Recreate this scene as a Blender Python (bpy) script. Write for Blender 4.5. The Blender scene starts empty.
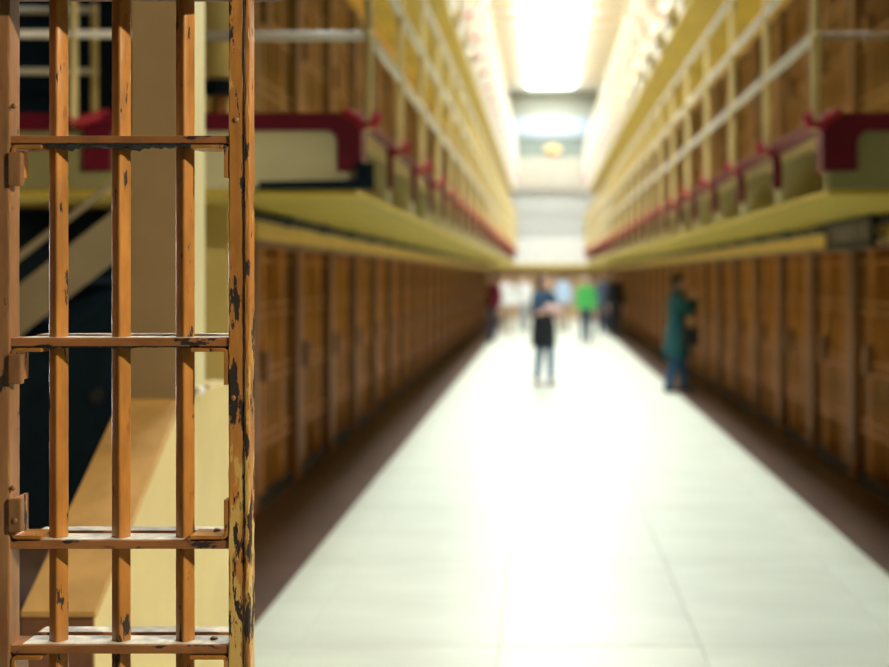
import bpy, bmesh, math, random
from mathutils import Vector, Matrix, Euler
random.seed(7)
sc = bpy.context.scene
COL = sc.collection
PI = math.pi

# ------------------------------------------------------------------ camera, world, exposure
CAMZ = 1.67
FPX = 1235.0                       # focal length in pixels of an 889 px wide frame
VPX, VPY = 543.0, 276.0            # vanishing point of the corridor
cam_d = bpy.data.cameras.new('camera')
cam = bpy.data.objects.new('camera', cam_d)
COL.objects.link(cam)
cam.location = (0, 0, CAMZ)
cam.rotation_euler = (PI / 2, 0, 0)
cam_d.sensor_width = 36.0
cam_d.lens = FPX / 889.0 * 36.0
cam_d.shift_x = (444.5 - VPX) / 889.0
cam_d.shift_y = (VPY - 333.5) / 889.0
cam_d.clip_end = 200
cam_d.dof.use_dof = True
cam_d.dof.focus_distance = 2.50
cam_d.dof.aperture_fstop = 1.9
sc.camera = cam

sc.view_settings.view_transform = 'Standard'
sc.view_settings.look = 'None'
sc.view_settings.gamma = 1.0
sc.view_settings.use_curve_mapping = False
sc.view_settings.exposure = 0.0

world = bpy.data.worlds.new('World')
sc.world = world
world.use_nodes = True
WORLD_COLOR = (0.30, 0.42, 0.58, 1)
WORLD_STRENGTH = 0.04
world.node_tree.nodes['Background'].inputs[0].default_value = WORLD_COLOR
world.node_tree.nodes['Background'].inputs[1].default_value = WORLD_STRENGTH
SKYLIGHT_STRENGTH = 20.5
SKYLIGHT_COLOR = (0.93, 0.98, 1.0)
SPOT_POWER = 1550.0
ADDED_WINDOW_STRENGTH = 28.0

# ------------------------------------------------------------------ materials
MATS = {}
def mat(name, color, rough=0.6, var=0.12, scale=6.0, bump=0.0, bscale=60.0, metallic=0.0,
        stretch=(1, 1, 1), spec=0.5, emit=None, estr=0.0, color2=None):
    m = bpy.data.materials.new(name)
    m.use_nodes = True
    nt = m.node_tree
    b = nt.nodes['Principled BSDF']
    b.inputs['Roughness'].default_value = rough
    b.inputs['Metallic'].default_value = metallic
    b.inputs['Specular IOR Level'].default_value = spec
    tc = nt.nodes.new('ShaderNodeTexCoord')
    mp = nt.nodes.new('ShaderNodeMapping')
    mp.inputs['Scale'].default_value = stretch
    nt.links.new(tc.outputs['Object'], mp.inputs['Vector'])
    n = nt.nodes.new('ShaderNodeTexNoise')
    n.inputs['Scale'].default_value = scale
    n.inputs['Detail'].default_value = 5
    nt.links.new(mp.outputs[0], n.inputs['Vector'])
    r = nt.nodes.new('ShaderNodeValToRGB')
    c1 = [max(0, c * (1 - var)) for c in color[:3]]
    c2 = list(color2[:3]) if color2 else [min(1, c * (1 + var)) for c in color[:3]]
    r.color_ramp.elements[0].color = (*c1, 1)
    r.color_ramp.elements[1].color = (*c2, 1)
    r.color_ramp.elements[0].position = 0.3
    r.color_ramp.elements[1].position = 0.7
    nt.links.new(n.outputs['Fac'], r.inputs['Fac'])
    nt.links.new(r.outputs['Color'], b.inputs['Base Color'])
    if bump > 0:
        n2 = nt.nodes.new('ShaderNodeTexNoise')
        n2.inputs['Scale'].default_value = bscale
        n2.inputs['Detail'].default_value = 4
        nt.links.new(mp.outputs[0], n2.inputs['Vector'])
        bp = nt.nodes.new('ShaderNodeBump')
        bp.inputs['Strength'].default_value = bump
        bp.inputs['Distance'].default_value = 0.004
        nt.links.new(n2.outputs['Fac'], bp.inputs['Height'])
        nt.links.new(bp.outputs['Normal'], b.inputs['Normal'])
    if emit:
        b.inputs['Emission Color'].default_value = (*emit, 1)
        b.inputs['Emission Strength'].default_value = estr
    MATS[name] = m
    return m

def chipped(name, base, under, steel, chip=0.60, patch=0.62, rough=0.42, sx=(55, 55, 14), low_wear=0.0):
    """old paint: ochre top coat, worn patches of an older coat, chips down to dark steel"""
    m = bpy.data.materials.new(name)
    m.use_nodes = True
    nt = m.node_tree
    L = nt.links.new
    b = nt.nodes['Principled BSDF']
    tc = nt.nodes.new('ShaderNodeTexCoord')
    mp = nt.nodes.new('ShaderNodeMapping')
    mp.inputs['Scale'].default_value = sx
    L(tc.outputs['Object'], mp.inputs['Vector'])
    def noise(scale, detail, off):
        mo = nt.nodes.new('ShaderNodeVectorMath'); mo.operation = 'ADD'
        mo.inputs[1].default_value = (off, off * 1.7, off * 0.6)
        L(mp.outputs[0], mo.inputs[0])
        n = nt.nodes.new('ShaderNodeTexNoise')
        n.inputs['Scale'].default_value = scale
        n.inputs['Detail'].default_value = detail
        n.inputs['Roughness'].default_value = 0.62
        L(mo.outputs[0], n.inputs['Vector'])
        return n
    def ramp(src, lo, hi):
        r = nt.nodes.new('ShaderNodeMapRange')
        r.inputs['From Min'].default_value = lo
        r.inputs['From Max'].default_value = hi
        L(src, r.inputs['Value'])
        return r.outputs[0]
    def mix(fac, a, c):
        x = nt.nodes.new('ShaderNodeMix'); x.data_type = 'RGBA'
        L(fac, x.inputs['Factor'])
        for s, v in ((6, a), (7, c)):
            if isinstance(v, tuple):
                x.inputs[s].default_value = (*v, 1)
            else:
                L(v, x.inputs[s])
        return x.outputs[2]
    # wear grows towards the height where hands and boots rubbed the paint
    sep = nt.nodes.new('ShaderNodeSeparateXYZ')
    L(tc.outputs['Object'], sep.inputs[0])
    wear = nt.nodes.new('ShaderNodeMapRange')
    wear.inputs['From Min'].default_value = 1.75
    wear.inputs['From Max'].default_value = 1.25
    wear.inputs['To Max'].default_value = low_wear
    L(sep.outputs['Z'], wear.inputs['Value'])
    def plus(a, c):
        q = nt.nodes.new('ShaderNodeMath'); q.operation = 'ADD'
        L(a, q.inputs[0]); L(c, q.inputs[1]); return q.outputs[0]
    tone = noise(0.35, 4, 3.0)
    dark = tuple(c * 0.72 for c in base); lite = tuple(min(1, c * 1.2) for c in base)
    col = mix(ramp(tone.outputs['Fac'], 0.35, 0.65), dark, lite)
    pn = noise(0.5, 6, 11.0)
    pf = ramp(plus(pn.outputs['Fac'], wear.outputs[0]), patch, patch + 0.035)
    col = mix(pf, col, under)
    cn = noise(0.62, 7, 27.0)
    w2 = nt.nodes.new('ShaderNodeMath'); w2.operation = 'MULTIPLY'; w2.inputs[1].default_value = 0.35
    L(wear.outputs[0], w2.inputs[0])
    cf = ramp(plus(cn.outputs['Fac'], w2.outputs[0]), chip, chip + 0.02)
    col = mix(cf, col, steel)
    L(col, b.inputs['Base Color'])
    rr = nt.nodes.new('ShaderNodeMapRange')
    rr.inputs['To Min'].default_value = rough; rr.inputs['To Max'].default_value = 0.75
    L(cf, rr.inputs['Value']); L(rr.outputs[0], b.inputs['Roughness'])
    h = nt.nodes.new('ShaderNodeMath'); h.operation = 'SUBTRACT'; h.inputs[0].default_value = 1.0
    L(cf, h.inputs[1])
    fine = noise(2.2, 3, 40.0)
    h2 = nt.nodes.new('ShaderNodeMath'); h2.operation = 'MULTIPLY_ADD'; h2.inputs[1].default_value = 0.35
    L(fine.outputs['Fac'], h2.inputs[0]); L(h.outputs[0], h2.inputs[2])
    bp = nt.nodes.new('ShaderNodeBump'); bp.inputs['Strength'].default_value = 0.55
    bp.inputs['Distance'].default_value = 0.0012
    L(h2.outputs[0], bp.inputs['Height']); L(bp.outputs['Normal'], b.inputs['Normal'])
    MATS[name] = m
    return m

STEEL = (0.028, 0.020, 0.016)
OCHRE = (0.50, 0.215, 0.048)
chipped('gate_paint', OCHRE, (0.36, 0.13, 0.035), STEEL, chip=0.61, patch=0.63, rough=0.3)
chipped('gate_rough', OCHRE, (0.72, 0.47, 0.14), STEEL, chip=0.59, patch=0.645, low_wear=0.17)
chipped('gate_stile', (0.33, 0.165, 0.07), (0.30, 0.12, 0.05), STEEL, chip=0.66, patch=0.62)
chipped('gate_cross', (0.38, 0.16, 0.055), (0.25, 0.09, 0.035), STEEL, chip=0.60, patch=0.60, sx=(22, 60, 60))
mat('grime_shade', (0.016, 0.018, 0.020), 0.9, 0.3, 60)  # ragged dirt, with the underside's shade put into its dark tone
mat('dust', (0.72, 0.70, 0.60), 0.9, 0.2, 40)
mat('cream', (0.80, 0.66, 0.30), 0.5, 0.07, 2.5, bump=0.12)
mat('cream_pale', (0.74, 0.70, 0.42), 0.5, 0.06, 3)
mat('cream_lit', (0.94, 0.91, 0.80), 0.4, 0.06, 5)  # rail cream whitened, overexposed skylight glare put into the colour
mat('soffit', (0.68, 0.51, 0.065), 0.55, 0.10, 1.2)
mat('band', (0.90, 0.57, 0.11), 0.55, 0.10, 3)
mat('red', (0.15, 0.007, 0.022), 0.4, 0.2, 9, bump=0.1)
mat('red_bright', (0.42, 0.018, 0.035), 0.65, 0.15, 9)
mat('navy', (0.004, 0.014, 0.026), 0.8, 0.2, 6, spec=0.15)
mat('dark_steel', (0.020, 0.022, 0.026), 0.55, 0.3, 9)
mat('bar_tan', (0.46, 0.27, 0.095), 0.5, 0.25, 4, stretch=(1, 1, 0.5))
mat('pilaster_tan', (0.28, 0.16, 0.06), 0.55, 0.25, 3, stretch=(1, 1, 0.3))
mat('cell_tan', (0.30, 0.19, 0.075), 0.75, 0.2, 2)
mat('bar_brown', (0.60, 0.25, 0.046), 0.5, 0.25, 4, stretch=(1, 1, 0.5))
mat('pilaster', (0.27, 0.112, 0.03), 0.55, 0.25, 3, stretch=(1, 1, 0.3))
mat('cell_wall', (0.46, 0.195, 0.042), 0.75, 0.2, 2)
mat('olive_shade', (0.36, 0.34, 0.14), 0.55, 0.1, 3)  # shaded copy of the cream plates, shade put into the colour
mat('end_wall', (0.74, 0.58, 0.20), 0.6, 0.08, 2)
mat('ceiling', (0.84, 0.88, 0.86), 0.7, 0.05, 1)
mat('beam_blue', (0.40, 0.47, 0.53), 0.5, 0.05, 2)
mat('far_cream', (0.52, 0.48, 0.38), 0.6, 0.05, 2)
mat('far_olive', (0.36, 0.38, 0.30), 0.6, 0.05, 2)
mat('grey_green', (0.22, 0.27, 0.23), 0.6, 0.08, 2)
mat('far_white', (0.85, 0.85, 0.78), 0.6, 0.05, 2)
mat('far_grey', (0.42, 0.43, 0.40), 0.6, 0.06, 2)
mat('peach', (0.55, 0.36, 0.20), 0.7, 0.1, 2)
mat('floor_slab', (0.56, 0.61, 0.51), 0.42, 0.10, 0.9, bump=0.05, bscale=14, stretch=(1, 3, 1), spec=0.3)
mat('floor_joint', (0.48, 0.51, 0.45), 0.7, 0.1, 3)
mat('floor_strip', (0.075, 0.036, 0.020), 0.6, 0.25, 1.5, bump=0.05, spec=0.25)  # brown border paint, with the galleries' shade deepened in its tone
mat('stair_cap', (0.62, 0.36, 0.11), 0.5, 0.18, 7, bump=0.15, bscale=25)
mat('stair_end', (0.22, 0.10, 0.05), 0.6, 0.2, 8)
mat('column', (0.32, 0.215, 0.10), 0.5, 0.06, 6)  # shaded copy of the cream, for the column front and right-hand rails
mat('stair_grey', (0.36, 0.29, 0.17), 0.6, 0.1, 4)
mat('sign', (0.085, 0.060, 0.035), 0.6, 0.35, 22, bump=0.2)
mat('sign_letter', (0.36, 0.29, 0.20), 0.6, 0.2, 30)
mat('header', (0.20, 0.11, 0.05), 0.6, 0.2, 8)
mat('skylight_glass', (0.8, 0.8, 0.8), 0.3, 0.02, 2, emit=SKYLIGHT_COLOR, estr=SKYLIGHT_STRENGTH)
mat('added_glass', (0.8, 0.8, 0.8), 0.3, 0.02, 2, emit=(0.95, 0.98, 1.0), estr=ADDED_WINDOW_STRENGTH)
mat('lamp_glow', (0.6, 0.42, 0.18), 0.4, 0.02, 2, emit=(1.0, 0.62, 0.22), estr=0.45)
mat('skin', (0.62, 0.36, 0.25), 0.55, 0.06, 12)
mat('eye', (0.03, 0.02, 0.02), 0.2, 0.05, 9)
mat('lips', (0.45, 0.16, 0.13), 0.5, 0.05, 9)

# ------------------------------------------------------------------ mesh helpers
class MB:
    def __init__(self):
        self.v = []; self.f = []
    def box(self, x0, x1, y0, y1, z0, z1):
        b = len(self.v)
        self.v += [(x0, y0, z0), (x1, y0, z0), (x1, y1, z0), (x0, y1, z0),
                   (x0, y0, z1), (x1, y0, z1), (x1, y1, z1), (x0, y1, z1)]
        for q in ((0, 3, 2, 1), (4, 5, 6, 7), (0, 1, 5, 4), (1, 2, 6, 5), (2, 3, 7, 6), (3, 0, 4, 7)):
            self.f.append(tuple(b + i for i in q))
        return self
    def tube(self, p0, p1, r, n=10, r1=None):
        p0 = Vector(p0); p1 = Vector(p1); r1 = r if r1 is None else r1
        d = (p1 - p0).normalized()
        a = d.orthogonal().normalized(); c = d.cross(a)
        b = len(self.v)
        for p, q in ((p0, r), (p1, r1)):
            for i in range(n):
                t = 2 * PI * i / n
                self.v.append(tuple(p + q * (math.cos(t) * a + math.sin(t) * c)))
        for i in range(n):
            j = (i + 1) % n
            self.f.append((b + i, b + j, b + n + j, b + n + i))
        self.f.append(tuple(b + i for i in reversed(range(n))))
        self.f.append(tuple(b + n + i for i in range(n)))
        return self
    def path(self, pts, r, n=8):
        """one tube swept along a polyline"""
        pts = [Vector(p) for p in pts]
        b0 = len(self.v); ref = None
        for k, p in enumerate(pts):
            if k == 0: d = pts[1] - pts[0]
            elif k == len(pts) - 1: d = pts[-1] - pts[-2]
            else: d = (pts[k + 1] - pts[k]).normalized() + (pts[k] - pts[k - 1]).normalized()
            d.normalize()
            if ref is None: ref = d.orthogonal().normalized()
            a = (ref - d * ref.dot(d)).normalized(); c = d.cross(a); ref = a
            for i in range(n):
                t = 2 * PI * i / n
                self.v.append(tuple(p + r * (math.cos(t) * a + math.sin(t) * c)))
        for k in range(len(pts) - 1):
            for i in range(n):
                j = (i + 1) % n
                b = b0 + k * n
                self.f.append((b + i, b + j, b + n + j, b + n + i))
        self.f.append(tuple(b0 + i for i in reversed(range(n))))
        e = b0 + (len(pts) - 1) * n
        self.f.append(tuple(e + i for i in range(n)))
        return self
    def prism(self, poly, a, b, axis='y'):
        """polygon extruded from a to b; poly is (x,z) for axis y, (y,z) for axis x, (x,y) for axis z"""
        def P(u, w, t):
            return {'y': (u, t, w), 'x': (t, u, w), 'z': (u, w, t)}[axis]
        s = len(self.v); n = len(poly)
        self.v += [P(u, w, a) for u, w in poly] + [P(u, w, b) for u, w in poly]
        self.f.append(tuple(s + i for i in range(n)))
        self.f.append(tuple(s + n + i for i in reversed(range(n))))
        for i in range(n):
            j = (i + 1) % n
            self.f.append((s + i, s + n + i, s + n + j, s + j))
        return self
    def ell(self, c, r, nu=14, nv=9):
        b = len(self.v)
        self.v.append((c[0], c[1], c[2] - r[2]))
        for k in range(1, nv):
            ph = -PI / 2 + PI * k / nv
            for i in range(nu):
                t = 2 * PI * i / nu
                self.v.append((c[0] + r[0] * math.cos(ph) * math.cos(t), c[1] + r[1] * math.cos(ph) * math.sin(t), c[2] + r[2] * math.sin(ph)))
        self.v.append((c[0], c[1], c[2] + r[2]))
        top = len(self.v) - 1
        for i in range(nu):
            j = (i + 1) % nu
            self.f.append((b, b + 1 + j, b + 1 + i))
            e = b + 1 + (nv - 2) * nu
            self.f.append((top, e + i, e + j))
        for k in range(nv - 2):
            for i in range(nu):
                j = (i + 1) % nu
                q = b + 1 + k * nu
                self.f.append((q + i, q + j, q + nu + j, q + nu + i))
        return self
    def loft(self, rings, n=24):
        """closed tube through elliptical rings (z, rx, ry)"""
        b = len(self.v)
        for z, rx, ry in rings:
            for i in range(n):
                t = 2 * PI * i / n
                self.v.append((rx * math.cos(t), ry * math.sin(t), z))
        for k in range(len(rings) - 1):
            for i in range(n):
                j = (i + 1) % n; q = b + k * n
                self.f.append((q + i, q + j, q + n + j, q + n + i))
        self.f.append(tuple(b + i for i in reversed(range(n))))
        e = b + (len(rings) - 1) * n
        self.f.append(tuple(e + i for i in range(n)))
        return self
    def mesh(self, name, m, bevel=0.0, smooth=False, seg=2):
        me = bpy.data.meshes.new(name)
        me.from_pydata(self.v, [], self.f)
        bm = bmesh.new(); bm.from_mesh(me)
        bmesh.ops.recalc_face_normals(bm, faces=bm.faces)
        if bevel > 0:
            bmesh.ops.bevel(bm, geom=list(bm.edges), offset=bevel, segments=seg, affect='EDGES', profile=0.6)
        bm.to_mesh(me); bm.free()
        me.materials.append(MATS[m])
        if smooth:
            for p in me.polygons: p.use_smooth = True
        return me
    def build(self, name, m, parent=None, bevel=0.0, smooth=False, seg=2):
        return obj(name, self.mesh(name, m, bevel, smooth, seg), parent)

def obj(name, me, parent=None, loc=None, rot=None):
    o = bpy.data.objects.new(name, me)
    COL.objects.link(o)
    if parent: o.parent = parent
    if loc is not None: o.location = loc
    if rot is not None: o.rotation_euler = rot
    return o

def tag(o, label, cat, group=None, kind=None):
    o['label'] = label
    if cat: o['category'] = cat
    if group: o['group'] = group
    if kind: o['kind'] = kind
    return o

def thing(name, label, cat, loc=(0, 0, 0), rz=0.0, group=None):
    o = obj(name, None, None, loc, (0, 0, rz))
    o.empty_display_size = 0.1
    return tag(o, label, cat, group)

def struct(o, label=None):
    o['kind'] = 'structure'
    if label: o['label'] = label
    return o

def copy_tree(o, parent=None):
    c = o.copy(); COL.objects.link(c)
    if parent: c.parent = parent
    for ch in list(o.children): copy_tree(ch, c)
    return c

# ------------------------------------------------------------------ layout numbers (metres)
PITCH = 1.55
NB = 25
Y0 = 7.05                    # corridor end of the galleries
Y1 = Y0 + PITCH * NB         # 45.8
YB = 8.12                    # end face of the cell blocks
XL, XR = -2.03, 2.56         # cell fronts
TIER = 2.58
CEIL = 8.85
YEND = 48.5
GW = 0.96                    # gallery width

# ------------------------------------------------------------------ floor
fl = MB().box(-8, 7, -5, YEND, -0.2, -0.005).build('floor', 'floor_joint')
tag(struct(fl), 'pale polished concrete slab floor of the long cell corridor', 'floor')
slab_cols = [(-1.38, -1.11), (-1.11, -0.20), (-0.20, 0.71), (0.71, 1.62), (1.62, 1.93)]
ROW = 1.66
G = 0.002
meshes = []
for a, b in slab_cols:
    w = b - a
    meshes.append(MB().box(G, w - G, G, ROW - G, -0.03, 0.0).mesh('floor_slab', 'floor_slab', bevel=0.003, seg=1))
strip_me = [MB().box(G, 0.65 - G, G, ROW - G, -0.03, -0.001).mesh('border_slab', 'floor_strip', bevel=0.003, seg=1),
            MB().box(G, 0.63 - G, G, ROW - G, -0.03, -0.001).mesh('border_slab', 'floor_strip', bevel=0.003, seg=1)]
wide = MB().box(G, 0.65 - G, G, ROW - G, -0.03, 0.0).mesh('floor_slab', 'floor_slab', bevel=0.003, seg=1)
y = 7.24 - 4 * ROW
row = 0
while y < YEND - 0.1:
    for (a, b), me in zip(slab_cols, meshes):
        o = obj('floor_slab', me, fl, (a, y, random.uniform(-0.0015, 0)))
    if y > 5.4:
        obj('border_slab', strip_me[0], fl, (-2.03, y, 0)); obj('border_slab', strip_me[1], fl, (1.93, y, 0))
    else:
        obj('border_slab', strip_me[0], fl, (-2.03, y, 0)); obj('border_slab', strip_me[1], fl, (1.93, y, 0))  # near rows kept dark too, cutting bounce onto the gate
    y += ROW

# cross corridor slabs on either side, darkened to cut bounce light on the gate
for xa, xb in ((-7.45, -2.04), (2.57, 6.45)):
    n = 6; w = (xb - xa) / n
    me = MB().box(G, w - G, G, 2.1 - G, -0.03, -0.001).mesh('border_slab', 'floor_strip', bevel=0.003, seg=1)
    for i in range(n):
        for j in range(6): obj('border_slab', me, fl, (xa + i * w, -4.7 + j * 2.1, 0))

# ------------------------------------------------------------------ cell blocks (setting)
DEPTH = 2.7
def block(name, xw, side, label):
    """side -1: block lies towards -X of its front, +1: towards +X"""
    m = MB()
    xa, xb = (xw - DEPTH - 0.2, xw) if side < 0 else (xw, xw + DEPTH + 0.2)
    # storey slabs, back wall
    for k in range(3):
        z = TIER * k
        m.box(xa, xb, YB, Y1, z + 2.2, z + TIER)
    bx = (xa, xa + 0.2) if side < 0 else (xb - 0.2, xb)
    m.box(bx[0], bx[1], YB, Y1, 0, TIER * 3)
    w = m.build(name, 'cell_wall')
    struct(w, label); w['category'] = 'wall'
    part_me = MB().box(0, DEPTH, 0, 0.14, 0, 2.2).mesh('partition', 'cell_wall')
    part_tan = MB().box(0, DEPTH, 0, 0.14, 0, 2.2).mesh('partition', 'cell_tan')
    px = xw - DEPTH - 0.005 if side < 0 else xw + 0.005
    for k in range(3):
        for i in range(NB + 1):
            yy = Y0 + PITCH * i
            if yy < YB: continue
            obj('partition', part_me if k == 0 else part_tan, w, (px + (-0.1 if side < 0 else 0.1), yy - 0.07, TIER * k))
        # yellow band above the barred fronts, one panel per bay
        pan = MB().box(-0.02, 0.03, 0.012, PITCH - 0.012, 0, 0.27).mesh('band_panel', 'band', bevel=0.004, seg=1)
        for i in range(NB):
            yy = Y0 + PITCH * i
            if i == 0: continue
            o = obj('band_panel', pan, w, (xw, yy, TIER * k + 1.93))
            if side > 0: o.rotation_euler.z = PI; o.location.y = yy + PITCH
    return w
wl = block('wall_left', XL, -1, 'brown cell block wall across from the person in teal')
wr = block('wall_right', XR, 1, 'brown cell block wall behind the person in teal')
# end faces towards the camera
def end_face(name, x0, x1, holes, label):
    m = MB()
    xs = x0
    for (a, b, ztop) in holes:
        m.box(xs, a, YB - 0.12, YB, 0, TIER * 3)
        m.box(a, b, YB - 0.12, YB, ztop, TIER + 0.02); m.box(a, b, YB - 0.12, YB, TIER + 2.2, TIER * 3)
        xs = b
    m.box(xs, x1, YB - 0.12, YB, 0, TIER * 3)
    o = m.build(name, 'end_wall')
    struct(o, label); o['category'] = 'wall'
    return o
end_face('wall_front_left', -7.5, XL - 0.002, [(-4.6, -2.42, 2.12)], 'cream yellow end wall of the cell block behind the gate')
end_face('wall_front_right', XR + 0.002, 6.5, [], 'cream yellow end wall of the opposite cell block')
# navy panels in the left end face, painting the deep shade there
dr = MB().box(-4.58, -2.44, YB - 0.06, YB - 0.01, 0.01, 2.10).build('shade_panel_1', 'navy', bevel=0.004)
struct(dr, 'dark navy panel standing in for shade behind the stair'); dr['category'] = 'shade_panel'
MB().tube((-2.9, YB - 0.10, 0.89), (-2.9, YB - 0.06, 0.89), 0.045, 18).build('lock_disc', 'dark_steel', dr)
d2 = MB().box(-4.58, -2.44, YB - 0.06, YB - 0.01, TIER + 0.03, TIER + 2.18).build('shade_panel_2', 'navy', bevel=0.004)  # upper panel, painting the end wall's shade above the walkway
struct(d2, 'dark navy panel standing in for shade on the walkway behind the gate'); d2['category'] = 'shade_panel'
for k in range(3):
    MB().box(-4.5 + k * 0.70, -3.86 + k * 0.70, YB - 0.075, YB - 0.06, TIER + 1.2, TIER + 2.0).build('raised_panel', 'navy', d2, bevel=0.006)
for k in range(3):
    MB().box(-4.5 + k * 0.70, -3.86 + k * 0.70, YB - 0.075, YB - 0.06, 1.2, 2.0).build('raised_panel', 'navy', dr, bevel=0.006)

# ------------------------------------------------------------------ ceiling with skylight
SX0, SX1 = -0.60, 1.15
SKY0 = 1.0 + 3 * 1.78
m = MB()
m.box(-8, SX0, -5, YEND, CEIL, CEIL + 0.2); m.box(SX1, 7, -5, YEND, CEIL, CEIL + 0.2)
m.box(SX0, SX1, 47.3, YEND, CEIL, CEIL + 0.2); m.box(SX0, SX1, -5, SKY0, CEIL, CEIL + 0.2)
ce = m.build('ceiling', 'ceiling'); struct(ce, 'white plaster ceiling either side of the long skylight'); ce['category'] = 'ceiling'
rib = MB().box(0, 1.43, 0, 0.16, -0.18, 0).mesh('ceiling_rib', 'ceiling')
for i in range(26):
    yy = 1.0 + i * 1.78
    obj('ceiling_rib', rib, ce, (SX0 - 1.43, yy, CEIL)); obj('ceiling_rib', rib, ce, (SX1, yy, CEIL))
sk = thing('skylight', 'long bright skylight strip running the length of the ceiling', 'skylight', (0, 0, CEIL))
pane = MB().box(SX0 + 0.02, SX1 - 0.02, 0.02, 1.76, 0.10, 0.12).mesh('glass_pane', 'skylight_glass')
fr = MB().box(SX0, SX1, -0.02, 0.02, 0.06, 0.14).mesh('glazing_bar', 'far_white')
for i in range(3, 26):
    obj('glass_pane', pane, sk, (0, 1.0 + i * 1.78 - 0.02, 0)); obj('glazing_bar', fr, sk, (0, 1.0 + i * 1.78, 0))
MB().box(SX0 - 0.001, SX0 + 0.03, SKY0, 47.3, 0.02, 0.16).build('side_frame', 'far_white', sk)
MB().box(SX1 - 0.03, SX1 + 0.001, SKY0, 47.3, 0.02, 0.16).build('side_frame', 'far_white', sk)

# ------------------------------------------------------------------ cross corridor: side walls, with light helpers added outside the frame
w = struct(MB().box(6.5, 6.7, -5, YB - 0.12, 0, CEIL).build('wall_side_right', 'end_wall'), 'cream side wall of the cross corridor'); w['category'] = 'wall'
w = struct(MB().box(-7.7, -7.5, -5, YB - 0.12, 0, CEIL).build('wall_side_left', 'stair_end'), 'dark brown side wall of the cross corridor beside the stair'); w['category'] = 'wall'  # wall painted dark so less light bounces onto the gate bars
# spot lamp added outside the frame to light the gate from the right
SPOT_AT = Vector((4.3, -0.1, 4.3)); SPOT_TO = Vector((-1.0, 3.3, 1.25))
sl = thing('added_spot', 'added black spot lamp, out of view, lighting the gate', 'lamp', tuple(SPOT_AT))
dv = (SPOT_TO - SPOT_AT).normalized()
MB().tube(tuple(-dv * 0.22), tuple(-dv * 0.03), 0.07, 18, 0.09).build('lamp_can', 'dark_steel', sl)
MB().tube(tuple(-dv * 0.12), (-0.0, 0, CEIL - SPOT_AT.z), 0.012, 8).build('stem', 'dark_steel', sl)
ld = bpy.data.lights.new('spot_beam', 'SPOT'); ld.energy = SPOT_POWER; ld.color = (1.0, 0.86, 0.62)
ld.spot_size = math.radians(52); ld.spot_blend = 0.5; ld.shadow_soft_size = 0.06
lo = bpy.data.objects.new('spot_beam', ld); COL.objects.link(lo); lo.parent = sl
lo.rotation_euler = dv.to_track_quat('-Z', 'Y').to_euler()
t2 = struct(obj('added_window_1', None, None, (-6.2, YB - 0.125, 0.5))); tag(t2, 'added frosted light panel in the block end wall, out of view', 'added_window')  # lit panes added out of view to put glints on the bars
for i in range(3):
    for j in range(3):
        MB().box(i * 0.5 + 0.02, i * 0.5 + 0.48, -0.012, -0.002, j * 0.65 + 0.02, j * 0.65 + 0.63).build('glass_pane', 'added_glass', t2)
for i in range(4): MB().box(i * 0.5 - 0.02, i * 0.5 + 0.02, -0.03, 0, 0, 1.95).build('mullion', 'far_white', t2)
for j in range(4): MB().box(0.0, 1.5, -0.03, 0, j * 0.65 - 0.02, j * 0.65 + 0.02).build('transom', 'far_white', t2)

# ------------------------------------------------------------------ end wall of the corridor
ew = thing('wall_back', 'far end wall closing the corridor', 'wall', (0, YEND, 0)); struct(ew)
def band_part(name, mt, z0, z1, d, x0=-5, x1=5.5):
    return MB().box(x0, x1, -d, 0, z0, z1).build(name, mt, ew)
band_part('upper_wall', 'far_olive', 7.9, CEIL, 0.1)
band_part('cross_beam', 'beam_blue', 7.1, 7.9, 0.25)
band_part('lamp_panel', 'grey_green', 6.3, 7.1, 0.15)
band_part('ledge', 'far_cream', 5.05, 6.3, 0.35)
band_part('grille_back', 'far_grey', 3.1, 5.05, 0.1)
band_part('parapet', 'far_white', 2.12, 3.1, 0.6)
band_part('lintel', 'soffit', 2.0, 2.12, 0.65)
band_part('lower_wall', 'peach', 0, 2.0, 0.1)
gb = MB().tube((0, -0.2, 3.1), (0, -0.2, 5.05), 0.03, 6).mesh('grille_bar', 'far_white')
for i in range(28): obj('grille_bar', gb, ew, (-1.6 + i * 0.14, 0, 0))
for zz in (3.6, 4.3): MB().box(-1.8, 2.4, -0.23, -0.17, zz, zz + 0.05).build('grille_rail', 'far_white', ew)
lm = thing('wall_lamp', 'round warm yellow lamp on the far end wall under the beam', 'lamp', (0.38, YEND - 0.15, 6.6))
MB().ell((0, -0.12, 0), (0.34, 0.11, 0.20), 20, 12).build('lamp_globe', 'lamp_glow', lm, smooth=True)
MB().box(-0.2, 0.2, -0.03, 0.0, -0.15, 0.15).build('back_plate', 'far_white', lm, bevel=0.01)

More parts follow.
